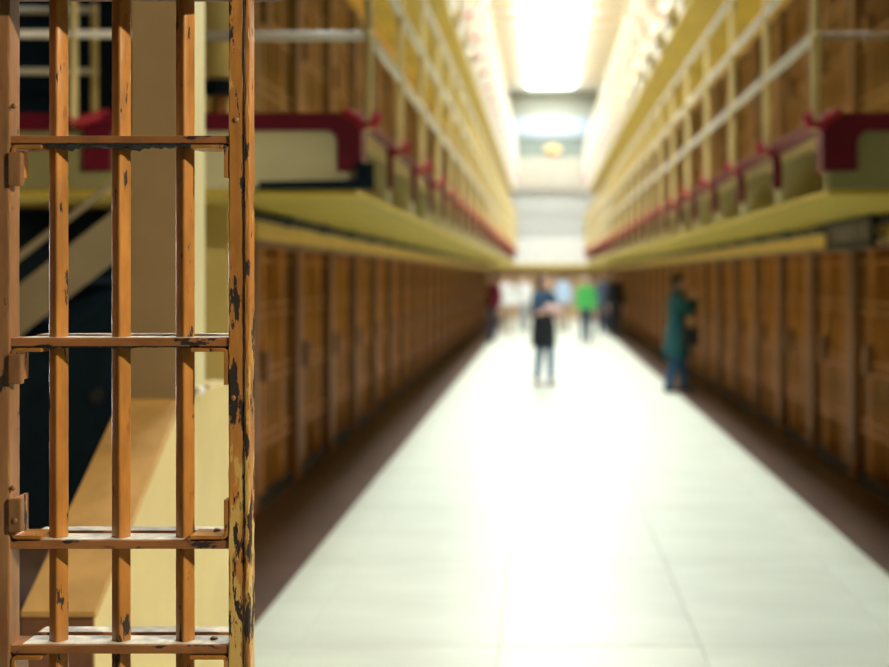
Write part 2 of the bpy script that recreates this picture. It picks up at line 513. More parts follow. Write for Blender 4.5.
# ------------------------------------------------------------------ galleries
RAILS = (0.44, 0.90, 1.35)
def gallery(x_wall, right, tier, label, grp):
    """local x: 0 at the wall, gw at the corridor edge; local y runs along the corridor; z 0 = deck top"""
    z = TIER * tier + 0.02
    gw = GW if right else GW + 0.03
    if right: t = thing('gallery', label, 'gallery', (x_wall, Y1, z), PI, grp)
    else: t = thing('gallery', label, 'gallery', (x_wall, Y0, z), 0, grp)
    L = Y1 - Y0
    fh = 0.09 if right else 0.05
    red = 'red' if tier == 1 else 'far_white'  # upper tier painted white all over, standing in for overexposure
    MB().box(0.04, gw - 0.04, 0, L, -0.09, 0).build('deck', 'cream', t)
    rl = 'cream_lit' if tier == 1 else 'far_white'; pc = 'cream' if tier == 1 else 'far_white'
    MB().box(gw - 0.04, gw, 0.0, L, -fh, 0.0).build('fascia', red, t, bevel=0.006)
    MB().box(gw - 0.06, gw - 0.041, 0.0, L, -0.15, -0.05).build('fascia_back', 'cream', t)
    sp = MB().box(0.04, gw - 0.03, 0.01, PITCH - 0.01, -0.47, -0.435).mesh('soffit_panel', 'soffit', bevel=0.01)
    plate_end = MB().box(0.04, gw - 0.03, -0.06, 0.06, -0.435, -0.09).mesh('bracket', 'olive_shade' if right else 'cream_pale', bevel=0.012)
    plate = MB().box(0.04, gw - 0.03, -0.06, 0.06, -0.435, -0.09).mesh('bracket', 'cream_pale' if tier == 1 else 'far_white', bevel=0.012)
    # red angle along the top and the corridor edge, rounded inside corner
    def angle(w, top):
        arc = [(gw - w - 0.07 * (1 - math.cos(a)), -top - 0.07 * (1 - math.sin(a))) for a in [PI / 2 * q / 5 for q in range(6)]]
        return [(0.04, 0.0), (gw + 0.005, 0.0), (gw + 0.005, -0.33), (gw - w, -0.33)] + arc + [(0.04, -top)]
    sgn = 1 if right else -1            # face of the bracket that looks down the corridor towards the gate
    edge = MB().prism(angle(0.05, 0.06), min(0, sgn * 0.07), max(0, sgn * 0.07), 'y').mesh('edge_angle', red)
    if not right: edge = MB().prism(angle(0.035, 0.06), -0.07, -0.05, 'y').mesh('edge_angle', red)
    end = MB().prism(angle(0.19 if right else 0.13, 0.10), -0.085, 0.085, 'y').mesh('edge_angle', 'red')
    xp = gw + 0.045
    post = MB().tube((xp, 0, -0.10), (xp, 0, 1.40), 0.026, 12).mesh('post', pc, smooth=False)
    foot = MB().path([(gw - 0.10, 0, 0.005), (gw - 0.02, 0, -0.03), (xp - 0.03, 0, -0.075), (xp + 0.03, 0, -0.06), (xp + 0.05, 0, 0.0)], 0.033, 8).mesh('foot_clamp', 'red_bright', smooth=True)
    knob = MB().ell((xp, 0, 0), (0.036, 0.04, 0.036), 10, 6).mesh('rail_joint', pc, smooth=True)
    for i in range(NB):
        obj('soffit_panel', sp, t, (0, PITCH * i, 0))
    for i in range(NB + 1):
        near_end = i == (NB if right else 0)
        b = obj('bracket', plate_end if near_end else plate, t, (0, PITCH * i + (0.07 if i == 0 else -0.07 if i == NB else 0), 0))
        obj('edge_angle', end if near_end else edge, b)
        p = obj('post', post, t, (0, PITCH * i, 0))
        obj('foot_clamp', foot, p)
        for h in RAILS: obj('rail_joint', knob, p, (0, 0, h))
    for h in RAILS:
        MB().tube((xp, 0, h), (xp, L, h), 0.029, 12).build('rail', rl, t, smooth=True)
    if tier == 1:
        ye = L if right else 0.0
        for h in RAILS:
            MB().tube((0.06, ye, h), (xp, ye, h), 0.026 if not right else 0.02, 12).build('end_rail', 'cream_lit' if not right else 'column', t, smooth=True)  # right end rails take the tan that paints their shade
    return t
where = {(0, 1): 'middle walkway with yellow soffit and dark red edge on the block beside the gate',
         (1, 1): 'middle walkway with yellow soffit and dark red brackets above the person in teal',
         (0, 2): 'upper walkway with yellow soffit on the block beside the gate',
         (1, 2): 'upper walkway with yellow soffit high above the person in teal'}
for tier in (1, 2):
    for s, xw in ((0, XL), (1, XR)):
        g = gallery(xw, s == 1, tier, where[(s, tier)], 'cell block walkways')
        if s == 0 and tier == 1:
            # dark channel under the end bracket
            MB().prism([(0.42, -0.435), (1.07, -0.435), (1.07, -0.29), (0.97, -0.29), (0.97, -0.385), (0.42, -0.395)], -0.06, -0.02, 'y').build('drip_channel', 'navy', g)

def cross_gallery(xa, xb, tier, label, stubs):
    z = TIER * tier + 0.02
    t = thing('cross_gallery', label, 'gallery', (0, Y0, z), 0, 'cell block walkways')
    MB().box(xa, xb, 0.04, YB - 0.125 - Y0, -0.09, 0).build('deck', 'cream', t)
    MB().box(xa, xb, -0.005, 0.04, -0.10, 0).build('fascia', 'red', t, bevel=0.006)
    MB().box(xa, xb, 0.02, 0.06, -0.43, -0.10).build('side_plate', 'olive_shade', t)
    MB().box(xa, xb, 0.03, YB - 0.13 - Y0, -0.47, -0.435).build('soffit_panel', 'soffit', t, bevel=0.01)
    for s in stubs:
        MB().box(s, s + 0.16, -0.02, 0.03, -0.33, -0.10).build('edge_angle', 'red', t, bevel=0.008)
    yy = -0.055
    for h in RAILS:
        MB().tube((xa, yy, h), (xb, yy, h), 0.024, 12).build('rail', 'cream_lit' if xa < 0 else 'column', t, smooth=True)  # right rails again in tan, their shade put into the colour
    for s in stubs:
        p = MB().tube((s - 0.04, yy, -0.08), (s - 0.04, yy, 1.4), 0.026, 12).build('post', 'cream', t)
        MB().path([(s + 0.12, 0.05, 0.0), (s + 0.05, -0.02, -0.03), (s, -0.05, -0.06), (s - 0.05, -0.055, -0.06), (s - 0.07, -0.055, -0.02)], 0.033, 8).build('foot_clamp', 'red_bright', p, smooth=True)
cross_gallery(-7.4, -2.01, 1, 'walkway with cream railing turning across the block end, seen through the gate bars', (-4.2, -2.62))
cross_gallery(2.54, 6.4, 1, 'walkway with dark red edge turning across the end of the opposite block', (3.4, 5.0))

# ------------------------------------------------------------------ barred cell fronts
FH = 1.93
bar_me = MB().tube((-0.05, 0, 0.08), (-0.05, 0, FH - 0.04), 0.0135, 8).mesh('bar', 'bar_brown', smooth=True)
pil_me = MB().box(-0.14, 0.035, -0.085, 0.085, 0, FH).mesh('pilaster', 'pilaster', bevel=0.008, seg=1)
stile_me = MB().box(-0.08, -0.015, -0.028, 0.028, 0.03, FH - 0.04).mesh('door_stile', 'bar_brown', bevel=0.003, seg=1)
cross_me = MB().box(-0.075, -0.02, 0.085, PITCH - 0.085, -0.008, 0.008).mesh('crossbar', 'bar_brown')
sill_me = MB().box(-0.12, 0.0, 0.085, PITCH - 0.085, 0, 0.08).mesh('sill', 'dark_steel')
head_me = MB().box(-0.12, 0.02, 0.085, PITCH - 0.085, FH - 0.05, FH - 0.002).mesh('head_rail', 'pilaster', bevel=0.004, seg=1)
lock_me = MB().box(-0.03, 0.03, -0.06, 0.06, 0.9, 1.12).mesh('lock_box', 'pilaster', bevel=0.006, seg=1)
ys = [0.085 + (PITCH - 0.17) * (i + 1) / 12 for i in range(11)]
HTS = (0.42, 0.50, 0.90, 0.98, 1.38, 1.46, 1.78)
def cell_front(detail):
    t = thing('prison_cell', 'x', 'cell')
    obj('pilaster', pil_me, t)
    obj('sill', sill_me, t); obj('head_rail', head_me, t)
    if detail:
        for q in ys: obj('bar', bar_me, t, (0, q, 0))
    else:
        mm = MB()
        for q in ys: mm.tube((-0.05, q, 0.08), (-0.05, q, FH - 0.04), 0.0135, 6)
        far_cache.setdefault('g', mm.mesh('bar_grille', 'bar_brown', smooth=True))
        g = obj('bar_grille', far_cache['g'], t); g['kind'] = 'stuff'
    for h in HTS: obj('crossbar', cross_me, t, (0, 0, h))
    for q in (0.42, 1.10): obj('door_stile', stile_me, t, (0, q, 0))
    obj('lock_box', lock_me, t, (0, 0.42, 0))
    return t
far_cache = {}
protoA = cell_front(True); protoB = cell_front(False)
usedA = usedB = False
rows = {(0, 0): ('ground-floor', 'block beside the gate'), (1, 0): ('ground-floor', 'block behind person in teal'),
        (0, 1): ('middle-tier', 'block beside the gate'), (1, 1): ('middle-tier', 'block behind person in teal'),
        (0, 2): ('top-tier', 'block beside the gate'), (1, 2): ('top-tier', 'block behind person in teal')}
ORD = ['first', 'second', 'third', 'fourth', 'fifth', 'sixth', 'seventh', 'eighth', 'ninth', 'tenth', 'eleventh', 'twelfth']
def cell_label(s, tier, i):
    t_, b_ = rows[(s, tier)]
    if i <= 12: return 'brown barred %s cell, %s from the gate end, %s' % (t_, ORD[i - 1], b_)
    return 'brown barred %s cell, %s from the far end wall, %s' % (t_, ORD[NB - 1 - i], b_)
for tier in range(3):
    for s in (0, 1):
        for i in range(1, NB):
            near = i < 7 and tier < 2
            if near:
                c = protoA if not usedA else copy_tree(protoA); usedA = True
            else:
                c = protoB if not usedB else copy_tree(protoB); usedB = True
            yy = Y0 + PITCH * i
            c.location = (XL if s == 0 else XR, yy if s == 0 else yy + PITCH, TIER * tier + (0.021 if tier else 0))
            c.rotation_euler = (0, 0, 0 if s == 0 else PI)
            if tier:
                for ch in c.children:
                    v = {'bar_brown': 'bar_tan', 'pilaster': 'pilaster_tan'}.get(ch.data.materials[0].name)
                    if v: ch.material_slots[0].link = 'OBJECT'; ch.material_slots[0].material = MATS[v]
            c['label'] = cell_label(s, tier, i); c['group'] = '%s cells of the %s' % rows[(s, tier)]

# dark conduit along the top of the ground-floor wall
for nm, xx, lab in (('l', XL + 0.075, 'dark conduit pipe under the walkway of the block beside the gate'),
                    ('r', XR - 0.075, 'dark conduit pipe under the walkway above the signboard')):
    t = thing('conduit', lab, 'pipe', (xx, 0, 2.085))
    MB().tube((0, YB + 0.1, 0), (0, Y1, 0), 0.032, 10).build('pipe', 'dark_steel', t, smooth=True)
    cl = MB().box(-0.038, 0.038, -0.05, 0.05, -0.04, 0.04).mesh('clamp', 'dark_steel', bevel=0.008)
    for i in range(1, NB): obj('clamp', cl, t, (0, Y0 + PITCH * i + 0.9, 0))

# signboard on the band
sg = thing('signboard', 'dark rusty signboard with worn raised letters above a cell front', 'sign', (XR - 0.15, 9.72, 1.90))
MB().box(-0.012, 0.012, -0.70, 0.70, 0.0, 0.215).build('plate', 'sign', sg, bevel=0.004)
for a in ((-0.72, -0.68, 0, 0.215), (0.68, 0.72, 0, 0.215), (-0.72, 0.72, -0.02, 0.012), (-0.72, 0.72, 0.203, 0.22)):
    MB().box(-0.022, 0.02, a[0], a[1], a[2], a[3]).build('frame_strip', 'dark_steel', sg)
for a in (-0.6, 0.6): MB().box(0.012, 0.115, a - 0.02, a + 0.02, 0.04, 0.08).build('mounting_lug', 'dark_steel', sg)
# worn raised characters, too weathered to read
glyphs = [((0, 0, .03, 1), (0, .85, .12, 1), (0, 0, .12, .15)), ((0, 0, .03, 1), (.09, 0, .12, 1), (0, .42, .12, .56)), ((0, 0, .03, 1), (0, 0, .12, .15), (.09, 0, .12, 1)),
          ((0, 0, .03, 1), (.09, 0, .12, 1), (0, .85, .12, 1)), ((.045, 0, .075, 1),), ((0, .85, .12, 1), (0, .5, .03, 1), (0, .42, .12, .56), (.09, 0, .12, .5), (0, 0, .12, .15))]
for gi, gl in enumerate(glyphs):
    y0 = 0.50 - gi * 0.19
    mm = MB()
    for (a, b, c, d) in gl: mm.box(-0.018, -0.011, y0 - c, y0 - a, 0.05 + 0.11 * b, 0.05 + 0.11 * d)
    mm.build('raised_letter', 'sign_letter', sg)
# ------------------------------------------------------------------ gate in the foreground
GS = 0.002                               # metres per pixel at the gate plane
GY = 2.47
def gx(px): return (px - VPX) * GS
def gz(py): return CAMZ + (VPY - py) * GS
gate = thing('cell_gate', 'ochre painted steel bar gate with chipped rusty paint', 'gate', (gx(120), GY, 0))
OX = gx(120)
def lump(me, amp, step, cell):
    """break up long straight faces and give the paint a slightly uneven surface"""
    bm = bmesh.new(); bm.from_mesh(me)
    zs = [v.co.z for v in bm.verts]
    z = min(zs) + step
    while z < max(zs) - step * 0.5:
        bmesh.ops.bisect_plane(bm, geom=bm.verts[:] + bm.edges[:] + bm.faces[:], plane_co=(0, 0, z), plane_no=(0, 0, 1))
        z += step * random.uniform(0.7, 1.3)
    for v in bm.verts:
        if min(zs) + 1e-4 < v.co.z < max(zs) - 1e-4:
            v.co.x += random.uniform(-amp, amp); v.co.y += random.uniform(-amp, amp)
    bm.to_mesh(me); bm.free()
    return me
def diamond(s, turn=math.radians(7), r=0.0048, n=5):
    """square bar set cornerwise, rounded corners"""
    pts = []
    for q in range(4):
        ca = PI / 2 * q + turn
        c = Vector((math.cos(ca), math.sin(ca))) * (s - r * 1.414)
        for i in range(n):
            t = ca - PI / 4 + PI / 2 * i / (n - 1)
            pts.append((c.x + r * math.cos(t), c.y + r * math.sin(t)))
    return pts
GTOP = 2.262
for px in (51.0, 114.5, 179.5):
    me = MB().prism(diamond(0.0205), 0.06, GTOP, 'z').mesh('bar', 'gate_paint')
    lump(me, 0.0003, 0.02, 0)
    for p in me.polygons: p.use_smooth = abs(p.normal.z) < 0.5
    me.update()
    me.transform(Matrix.Translation((gx(px) - OX, 0.040, 0)))
    obj('bar', me, gate)
# left stile and right stile (with its outer edge strip)
me = MB().box(-0.035, 0.025, 0.0, 0.05, 0.0, GTOP).mesh('stile', 'gate_stile', bevel=0.004)
obj('stile', lump(me, 0.0005, 0.03, 0), gate, (gx(-3) - OX, 0, 0))
me = MB().box(0.0, 0.030, 0.0, 0.045, 0.0, GTOP).mesh('stile', 'gate_rough', bevel=0.003)
stile_r = obj('stile', lump(me, 0.0007, 0.02, 0), gate, (gx(228.5) - OX, 0, 0))
me = MB().box(0.0335, 0.043, -0.004, 0.04, 0.0, GTOP).mesh('edge_strip', 'gate_rough', bevel=0.003)
obj('edge_strip', lump(me, 0.0006, 0.02, 0), stile_r)
# crossbars: flat bars the round of the gate, plus the rear flat bars behind them
def crossbar(y0, y1, xa=4, xb=228, rear=True):
    me = MB().box(gx(xa) - OX, gx(xb) - OX, 0.004, 0.072, gz(y1), gz(y0)).mesh('crossbar', 'gate_cross', bevel=0.0018)
    o = obj('crossbar', me, gate)
    d = MB().box(gx(20) - OX, gx(226) - OX, 0.012, 0.071, gz(y0) - 0.0005, gz(y0) + 0.0008).build('dust_film', 'dust', o)
    d['label'] = 'pale dust lying on the crossbar'
    if y0 < 400: grime_shade(o, y1, 20, 226, 0.010 if y0 < 200 else 0.004)
    if rear:
        me = MB().box(gx(19) - OX, gx(228) - OX, 0.084, 0.125, gz(y1) + 0.004, gz(y0) + 0.003).mesh('rear_crossbar', 'gate_cross', bevel=0.0018)
        q = obj('rear_crossbar', me, gate)
        d = MB().box(gx(22) - OX, gx(226) - OX, 0.085, 0.124, gz(y0) + 0.0025, gz(y0) + 0.004).build('dust_film', 'dust', q)
def grime_shade(parent, yb, xa, xb, drop):
    # ragged dirt plus painted shade darkening the underside of the crossbar
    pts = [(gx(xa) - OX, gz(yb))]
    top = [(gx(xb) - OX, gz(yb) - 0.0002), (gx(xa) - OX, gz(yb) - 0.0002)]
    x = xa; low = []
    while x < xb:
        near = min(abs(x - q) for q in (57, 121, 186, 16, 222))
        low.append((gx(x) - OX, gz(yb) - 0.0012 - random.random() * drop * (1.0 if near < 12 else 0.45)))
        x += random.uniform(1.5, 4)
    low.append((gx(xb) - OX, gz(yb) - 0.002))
    g = MB().prism(low + top, 0.006, 0.07, 'y').build('grime_shade_film', 'grime_shade', parent)
    g['label'] = 'ragged dark dirt and painted shade under the crossbar'
crossbar(135.5, 143); crossbar(338, 346.5); crossbar(541, 549.5); crossbar(646, 654.5)
for z in (0.62, 0.24):
    obj('crossbar', MB().box(gx(4) - OX, gx(228) - OX, 0.004, 0.072, z, z + 0.016).mesh('crossbar', 'gate_cross', bevel=0.0018), gate)
# bent straps that hold the crossbars to the stiles
def strap(side, yb, down, length, run):
    """L-shaped strap: a leg along the crossbar and a leg along the stile"""
    th = 0.0075
    sgn = -1 if down else 1
    z0 = gz(yb)
    if side > 0:
        x1 = gx(227.6) - OX; x0 = x1 - run
        pts = [(x0, z0), (x1 - 0.010, z0)]
        pts += [(x1 - 0.010 + 0.006 * math.sin(a), z0 + sgn * 0.006 * (1 - math.cos(a))) for a in (PI / 6, PI / 3, PI / 2)]
        pts += [(x1 - 0.004, z0 + sgn * length)]
    else:
        x1 = gx(11) - OX; x0 = x1 + run
        pts = [(x0, z0), (x1 + 0.010, z0)]
        pts += [(x1 + 0.010 - 0.006 * math.sin(a), z0 + sgn * 0.006 * (1 - math.cos(a))) for a in (PI / 6, PI / 3, PI / 2)]
        pts += [(x1 + 0.004, z0 + sgn * length)]
    # offset polygon
    out = []
    n = len(pts)
    nor = []
    for i in range(n):
        a = Vector(pts[max(0, i - 1)]); b = Vector(pts[min(n - 1, i + 1)])
        d = (b - a).normalized(); nor.append(Vector((-d.y, d.x)))
    lo = [(p[0] + th / 2 * q.x, p[1] + th / 2 * q.y) for p, q in zip(pts, nor)]
    hi = [(p[0] - th / 2 * q.x, p[1] - th / 2 * q.y) for p, q in zip(pts, nor)]
    me = MB().prism(lo + hi[::-1], 0.0, 0.066, 'y').mesh('strap', 'gate_paint', bevel=0.0012)
    s = obj('strap', me, gate)
    return s
strap(1, 146.5, True, 0.062, 0.074)
strap(1, 350, True, 0.070, 0.074)
strap(1, 537.5, False, 0.075, 0.076)
strap(1, 658, True, 0.06, 0.076)
strap(-1, 146.5, True, 0.06, 0.06)
strap(-1, 350, True, 0.062, 0.06)
strap(-1, 537.5, False, 0.078, 0.06)
strap(-1, 658, True, 0.06, 0.06)
# tabs on the left stile and rivets
for y0, y1 in ((498, 532), (152, 186), (354, 384)):
    MB().box(gx(9) - OX, gx(22) - OX, -0.006, 0.012, gz(y1), gz(y0)).build('tab', 'gate_stile', gate, bevel=0.003)
def rivet(px, py, yy=0.0, r=0.006):
    MB().ell((gx(px) - OX, yy, gz(py)), (r, r * 0.6, r), 10, 6).build('rivet', 'gate_stile', gate, smooth=True)
for px, py in ((14, 106), (13, 488), (16, 520), (236, 120), (233, 398), (236, 560)): rivet(px, py, -0.006 if py == 520 else 0.0)
for px, yb in ((211, 541), (208, 646)):
    MB().ell((gx(px) - OX, 0.045, gz(yb) + 0.012 if yb == 541 else gz(yb) + 0.002), (0.008, 0.008, 0.005), 12, 6).build('bolt_head', 'gate_stile', gate, smooth=True)
# header box over the gate
hb = MB().box(gx(-25) - OX, gx(262) - OX, -0.09, 0.20, GTOP, GTOP + 0.16).build('header_box', 'header', gate, bevel=0.006)

# ------------------------------------------------------------------ stair with solid side wall behind the gate
st = thing('stair_wall', 'cream stair side wall with sloping ochre cap behind the gate bars', 'stair wall', (-1.37, 3.5, 0))
xa, xb = -0.10, 0.10
MB().prism([(0, 0), (0, 0.70), (0.82, 1.22), (0.82, 0)], xa, xb, 'x').build('side_wall', 'cream', st)
cap = MB().prism([(-0.012, 0.706), (-0.012, 0.722), (0.82, 1.245), (0.82, 1.222), (0.0, 0.702)], xa - 0.006, xb + 0.006, 'x').build('cap', 'stair_cap', st, bevel=0.003)
MB().box(xa - 0.002, xb - 0.002, -0.012, -0.001, 0, 0.70).build('end_panel', 'stair_end', st)
MB().box(xa, xb, 0.82, 1.6, 0, 1.24).build('landing_wall', 'cream', st)
MB().ell((xb - 0.01, 1.07, 1.245), (0.03, 0.05, 0.02), 14, 8).build('ledge_glint', 'far_white', st, smooth=True)  # white bead painting the lit tip of the ledge
cl = thing('column', 'square steel column, its shade painted tan, rising from the stair wall behind the gate', 'column', (-1.36, 4.32, 1.2405))
MB().box(-0.083, 0.083, 0, 0.33, 0, CEIL - 1.2405).build('shaft', 'column', cl, bevel=0.004)
MB().box(0.0832, 0.088, 0.003, 0.327, 0.021, CEIL - 1.25).build('lit_side_panel', 'cream_pale', cl)  # cream panel added to paint the column's lit side
MB().box(-0.098, 0.098, -0.01, 0.345, 0, 0.02).build('base_plate', 'column', cl, bevel=0.003)
# stair flight rising sideways in the dark behind
sf = thing('stair_flight', 'dim steel stair flight rising in the dark behind the gate', 'stair', (-3.6, 6.35, 0))
def stringer(yy): return MB().prism([(0, 0.0), (0.35, 0.0), (1.6, 1.02), (1.6, 1.32)] + [(1.6, 1.32), (0, 0.02)][1:], yy, yy + 0.03, 'y')
k = 0.78
def slanted(x0, x1, zb, th, y0, y1): return MB().prism([(x0, zb + k * x0), (x1, zb + k * x1), (x1, zb + k * x1 + th), (x0, zb + k * x0 + th)], y0, y1, 'y')
slanted(-0.8, 1.5, 0.66, 0.26, 0, 0.03).build('stringer', 'stair_grey', sf)
slanted(-0.8, 1.5, 0.66, 0.26, 0.62, 0.65).build('stringer', 'navy', sf)  # far stringer and treads painted navy in place of shade
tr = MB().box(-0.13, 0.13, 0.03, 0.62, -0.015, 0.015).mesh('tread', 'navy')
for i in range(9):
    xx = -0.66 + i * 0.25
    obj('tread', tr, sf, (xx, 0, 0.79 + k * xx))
MB().tube((-0.8, 0.02, 1.07 - 0.8 * k), (1.5, 0.02, 1.07 + k * 1.5), 0.02, 10).build('handrail', 'stair_grey', sf)
for xx in (-0.7, 0.3, 1.4):
    MB().tube((xx, 0.02, 0.9 + k * xx), (xx, 0.02, 1.07 + k * xx), 0.015, 8).build('baluster', 'stair_grey', sf)
for xx in (-0.7, 1.46):
    MB().box(xx - 0.02, xx + 0.02, 0, 0.03, 0, 0.66 + k * xx).build('leg', 'stair_grey', sf)
# short guard rail at the stair head on the cross walkway
gr = thing('guard_rail', 'short cream guard rail on the walkway behind the gate', 'railing', (-3.05, 7.85, TIER + 0.02))
for h in (0.37, 0.76): MB().tube((-0.75, 0, h), (0.22, 0, h), 0.022, 10).build('rail', 'cream_lit', gr)
for xx in (-0.7, 0.2): MB().tube((xx, 0, 0), (xx, 0, 0.80), 0.024, 10).build('post', 'cream', gr)
# yellow standpipe at the block corner
sp = thing('standpipe', 'thick yellow standpipe with dark valve at the block corner', 'pipe', (-1.99, 7.6, TIER + 0.02))
MB().tube((0, 0, 0.27), (0, 0, 2.1), 0.085, 20).build('pipe', 'cream', sp, smooth=True)
MB().tube((0, 0, 0.0), (0, 0, 0.20), 0.05, 16).build('stub', 'pilaster', sp, smooth=True)
MB().tube((0, 0, 0.18), (0, 0, 0.27), 0.10, 20).build('valve_collar', 'navy', sp)
MB().tube((0, 0, 0.50), (0, 0, 0.54), 0.093, 20).build('pipe_ring', 'pilaster', sp)

# ------------------------------------------------------------------ people
def cap_pts(mm, p0, p1, r0, r1, flat=1.0, n=14):
    """tapered capsule; flat squeezes the section along y"""
    p0 = Vector(p0); p1 = Vector(p1)
    d = p1 - p0
    steps = 6
    for s in range(steps + 1):
        t = s / steps
        p = p0 + d * t; r = r0 + (r1 - r0) * t
        mm.ell(tuple(p), (r, r * flat, r), n, 8)
    b = len(mm.v)
    mm.tube(p0, p1, r0, n, r1)
    if flat != 1.0:
        for i in range(b, len(mm.v)):
            v = mm.v[i]; t = max(0, min(1, (Vector(v) - p0).dot(d) / d.dot(d)))
            c = p0 + d * t
            mm.v[i] = (v[0], c.y + (v[1] - c.y) * flat, v[2])

def remesh(name, mm, m, parent, voxel, smooth=3):
    me = mm.mesh(name, m)
    o = obj(name, me)
    r = o.modifiers.new('r', 'REMESH'); r.mode = 'VOXEL'; r.voxel_size = voxel; r.use_smooth_shade = True
    s = o.modifiers.new('s', 'SMOOTH'); s.factor = 0.5; s.iterations = smooth
    dg = bpy.context.evaluated_depsgraph_get()
    me2 = bpy.data.meshes.new_from_object(o.evaluated_get(dg))
    o.modifiers.clear(); o.data = me2
    bpy.data.meshes.remove(me)
    me2.name = name
    if not me2.materials: me2.materials.append(MATS[m])
    o.parent = parent
    return o

def person(label, X, Y, heading, top, legs, hair, shoes, pose, h=1.70, coat=None, sleeves=True, long_hair=False, group=None, under=None, coat_z=0.62):
    """facing local -y; pose: la/ra = (elbow, wrist, hand tip), lf/rf = ankle (x, y)"""
    S = h / 1.70
    t = thing('person', label, 'person', (X, Y, 0), heading, group)
    t.scale = (S, S, S)
    hipz = 0.90
    body = MB()
    # head and face
    hx, hy, hz_ = pose.get('head', (0, -0.015, 1.585))
    body.ell((hx, hy, hz_), (0.076, 0.094, 0.112), 18, 12)
    body.ell((hx, hy - 0.035, hz_ - 0.065), (0.052, 0.055, 0.045), 14, 8)
    cap_pts(body, (hx, hy - 0.088, hz_ + 0.015), (hx, hy - 0.105, hz_ - 0.02), 0.010, 0.015)
    for s in (-1, 1): body.ell((hx + s * 0.077, hy + 0.01, hz_ - 0.005), (0.012, 0.022, 0.032), 10, 6)
    cap_pts(body, (0, 0.01, 1.40), (hx, hy + 0.01, hz_ - 0.06), 0.058, 0.052)
    # trunk
    for z, rx, ry in ((0.93, 0.155, 0.105), (1.03, 0.135, 0.095), (1.15, 0.135, 0.095), (1.27, 0.155, 0.105), (1.36, 0.150, 0.09)):
        body.ell((0, 0, z), (rx, ry, 0.13 if z < 1.3 else 0.09), 16, 10)
    arms = {}
    for s, key in ((-1, 'ra'), (1, 'la')):
        sh = Vector((s * 0.165, 0.0, 1.375))
        e, w, f = [Vector(q) for q in pose[key]]
        arms[s] = (sh, e, w, f)
        cap_pts(body, sh, e, 0.048, 0.038); cap_pts(body, e, w, 0.038, 0.026)
        # hand: palm, four fingers, thumb
        d = (f - w).normalized()
        side = d.cross(Vector((0, -1, 0.25)))
        if side.length < 0.2: side = d.cross(Vector((1, 0, 0)))
        side.normalize(); nrm = d.cross(side)
        cap_pts(body, w, w + d * 0.075, 0.026, 0.034, 0.8)
        for q, (off, ln) in enumerate(((-0.030, 0.060), (-0.010, 0.075), (0.010, 0.070), (0.029, 0.052))):
            a = w + d * 0.085 + side * off
            b = a + d * ln * 0.55; c = b + (d * 0.75 + nrm * 0.6 * s).normalized() * ln * 0.5
            cap_pts(body, a, b, 0.0095, 0.009, 1, 8); cap_pts(body, b, c, 0.009, 0.008, 1, 8)
        a = w + d * 0.03 - side * 0.03
        cap_pts(body, a, a + (d * 0.6 - side * 0.8).normalized() * 0.055, 0.012, 0.009, 1, 8)
    feet = {}
    for s, key in ((-1, 'rf'), (1, 'lf')):
        ax, ay, az = pose[key]
        hip = Vector((s * 0.085, 0, hipz)); ank = Vector((ax, ay, az + 0.085))
        knee = (hip + ank) / 2 + Vector((0, pose.get('kb', -0.03), 0))
        feet[s] = (hip, knee, ank)
        cap_pts(body, hip, knee, 0.080, 0.052); cap_pts(body, knee, ank, 0.052, 0.036)
        cap_pts(body, ank + Vector((0, 0.03, -0.045)), ank + Vector((0, -0.13, -0.052)), 0.034, 0.028)
    remesh('body', body, 'skin', t, 0.010, 2)
    # trousers
    mm = MB()
    mm.ell((0, 0, 0.95), (0.165, 0.118, 0.12), 16, 10)
    for s in (-1, 1):
        hip, knee, ank = feet[s]
        cap_pts(mm, hip, knee, 0.092, 0.068); cap_pts(mm, knee, ank + Vector((0, 0, 0.03)), 0.070, 0.055)
    remesh('trousers', mm, legs, t, 0.014)
    # shoes
    for s in (-1, 1):
        a = feet[s][2]; mm = MB()
        cap_pts(mm, a + Vector((0, 0.035, -0.040)), a + Vector((0, -0.145, -0.050)), 0.044, 0.035)
        mm.ell(tuple(a + Vector((0, 0.01, -0.01))), (0.044, 0.05, 0.05), 12, 8)
        for i, v in enumerate(mm.v): mm.v[i] = (v[0], v[1], max(v[2], a.z - 0.085))
        remesh('shoe', mm, shoes, t, 0.012, 2)
    # top or coat
    mm = MB()
    chest = [(1.06, 0.168, 0.122), (1.15, 0.164, 0.120), (1.25, 0.178, 0.128), (1.33, 0.182, 0.122), (1.39, 0.165, 0.100), (1.43, 0.110, 0.082), (1.46, 0.068, 0.066)]
    if coat: low = [(coat_z, 0.225, 0.200), (coat_z + 0.12, 0.218, 0.188), (0.82, 0.208, 0.165), (0.94, 0.196, 0.148)]
    else: low = [(0.86, 0.190, 0.138), (0.94, 0.188, 0.136)]
    mm.loft(low + chest)
    for s in (-1, 1): cap_pts(mm, (s * 0.05, 0.01, 1.40), (s * 0.165, 0.0, 1.375), 0.068, 0.066)
    for s in (-1, 1):
        sh, e, w, f = arms[s]
        cap_pts(mm, sh, e, 0.066, 0.055)
        if sleeves: cap_pts(mm, e, e + (w - e) * 0.93, 0.055, 0.042)
        else: cap_pts(mm, e, e + (w - e) * 0.05, 0.055, 0.052)
    cap_pts(mm, (0, 0.012, 1.40), (0, 0.012, 1.45), 0.075, 0.064)
    remesh('coat' if coat else 'top', mm, coat or top, t, 0.013)
    if under:
        mm = MB()
        mm.loft([(coat_z, 0.212, 0.170), (coat_z + 0.14, 0.208, 0.164), (0.90, 0.204, 0.158), (1.0, 0.192, 0.142), (1.08, 0.178, 0.130)])
        remesh('tunic', mm, under, t, 0.014)
    # hair
    mm = MB()
    mm.ell((hx, hy + 0.018, hz_ + 0.028), (0.086, 0.098, 0.100), 18, 12)
    mm.ell((hx, hy + 0.045, hz_ - 0.01), (0.082, 0.070, 0.095), 16, 10)
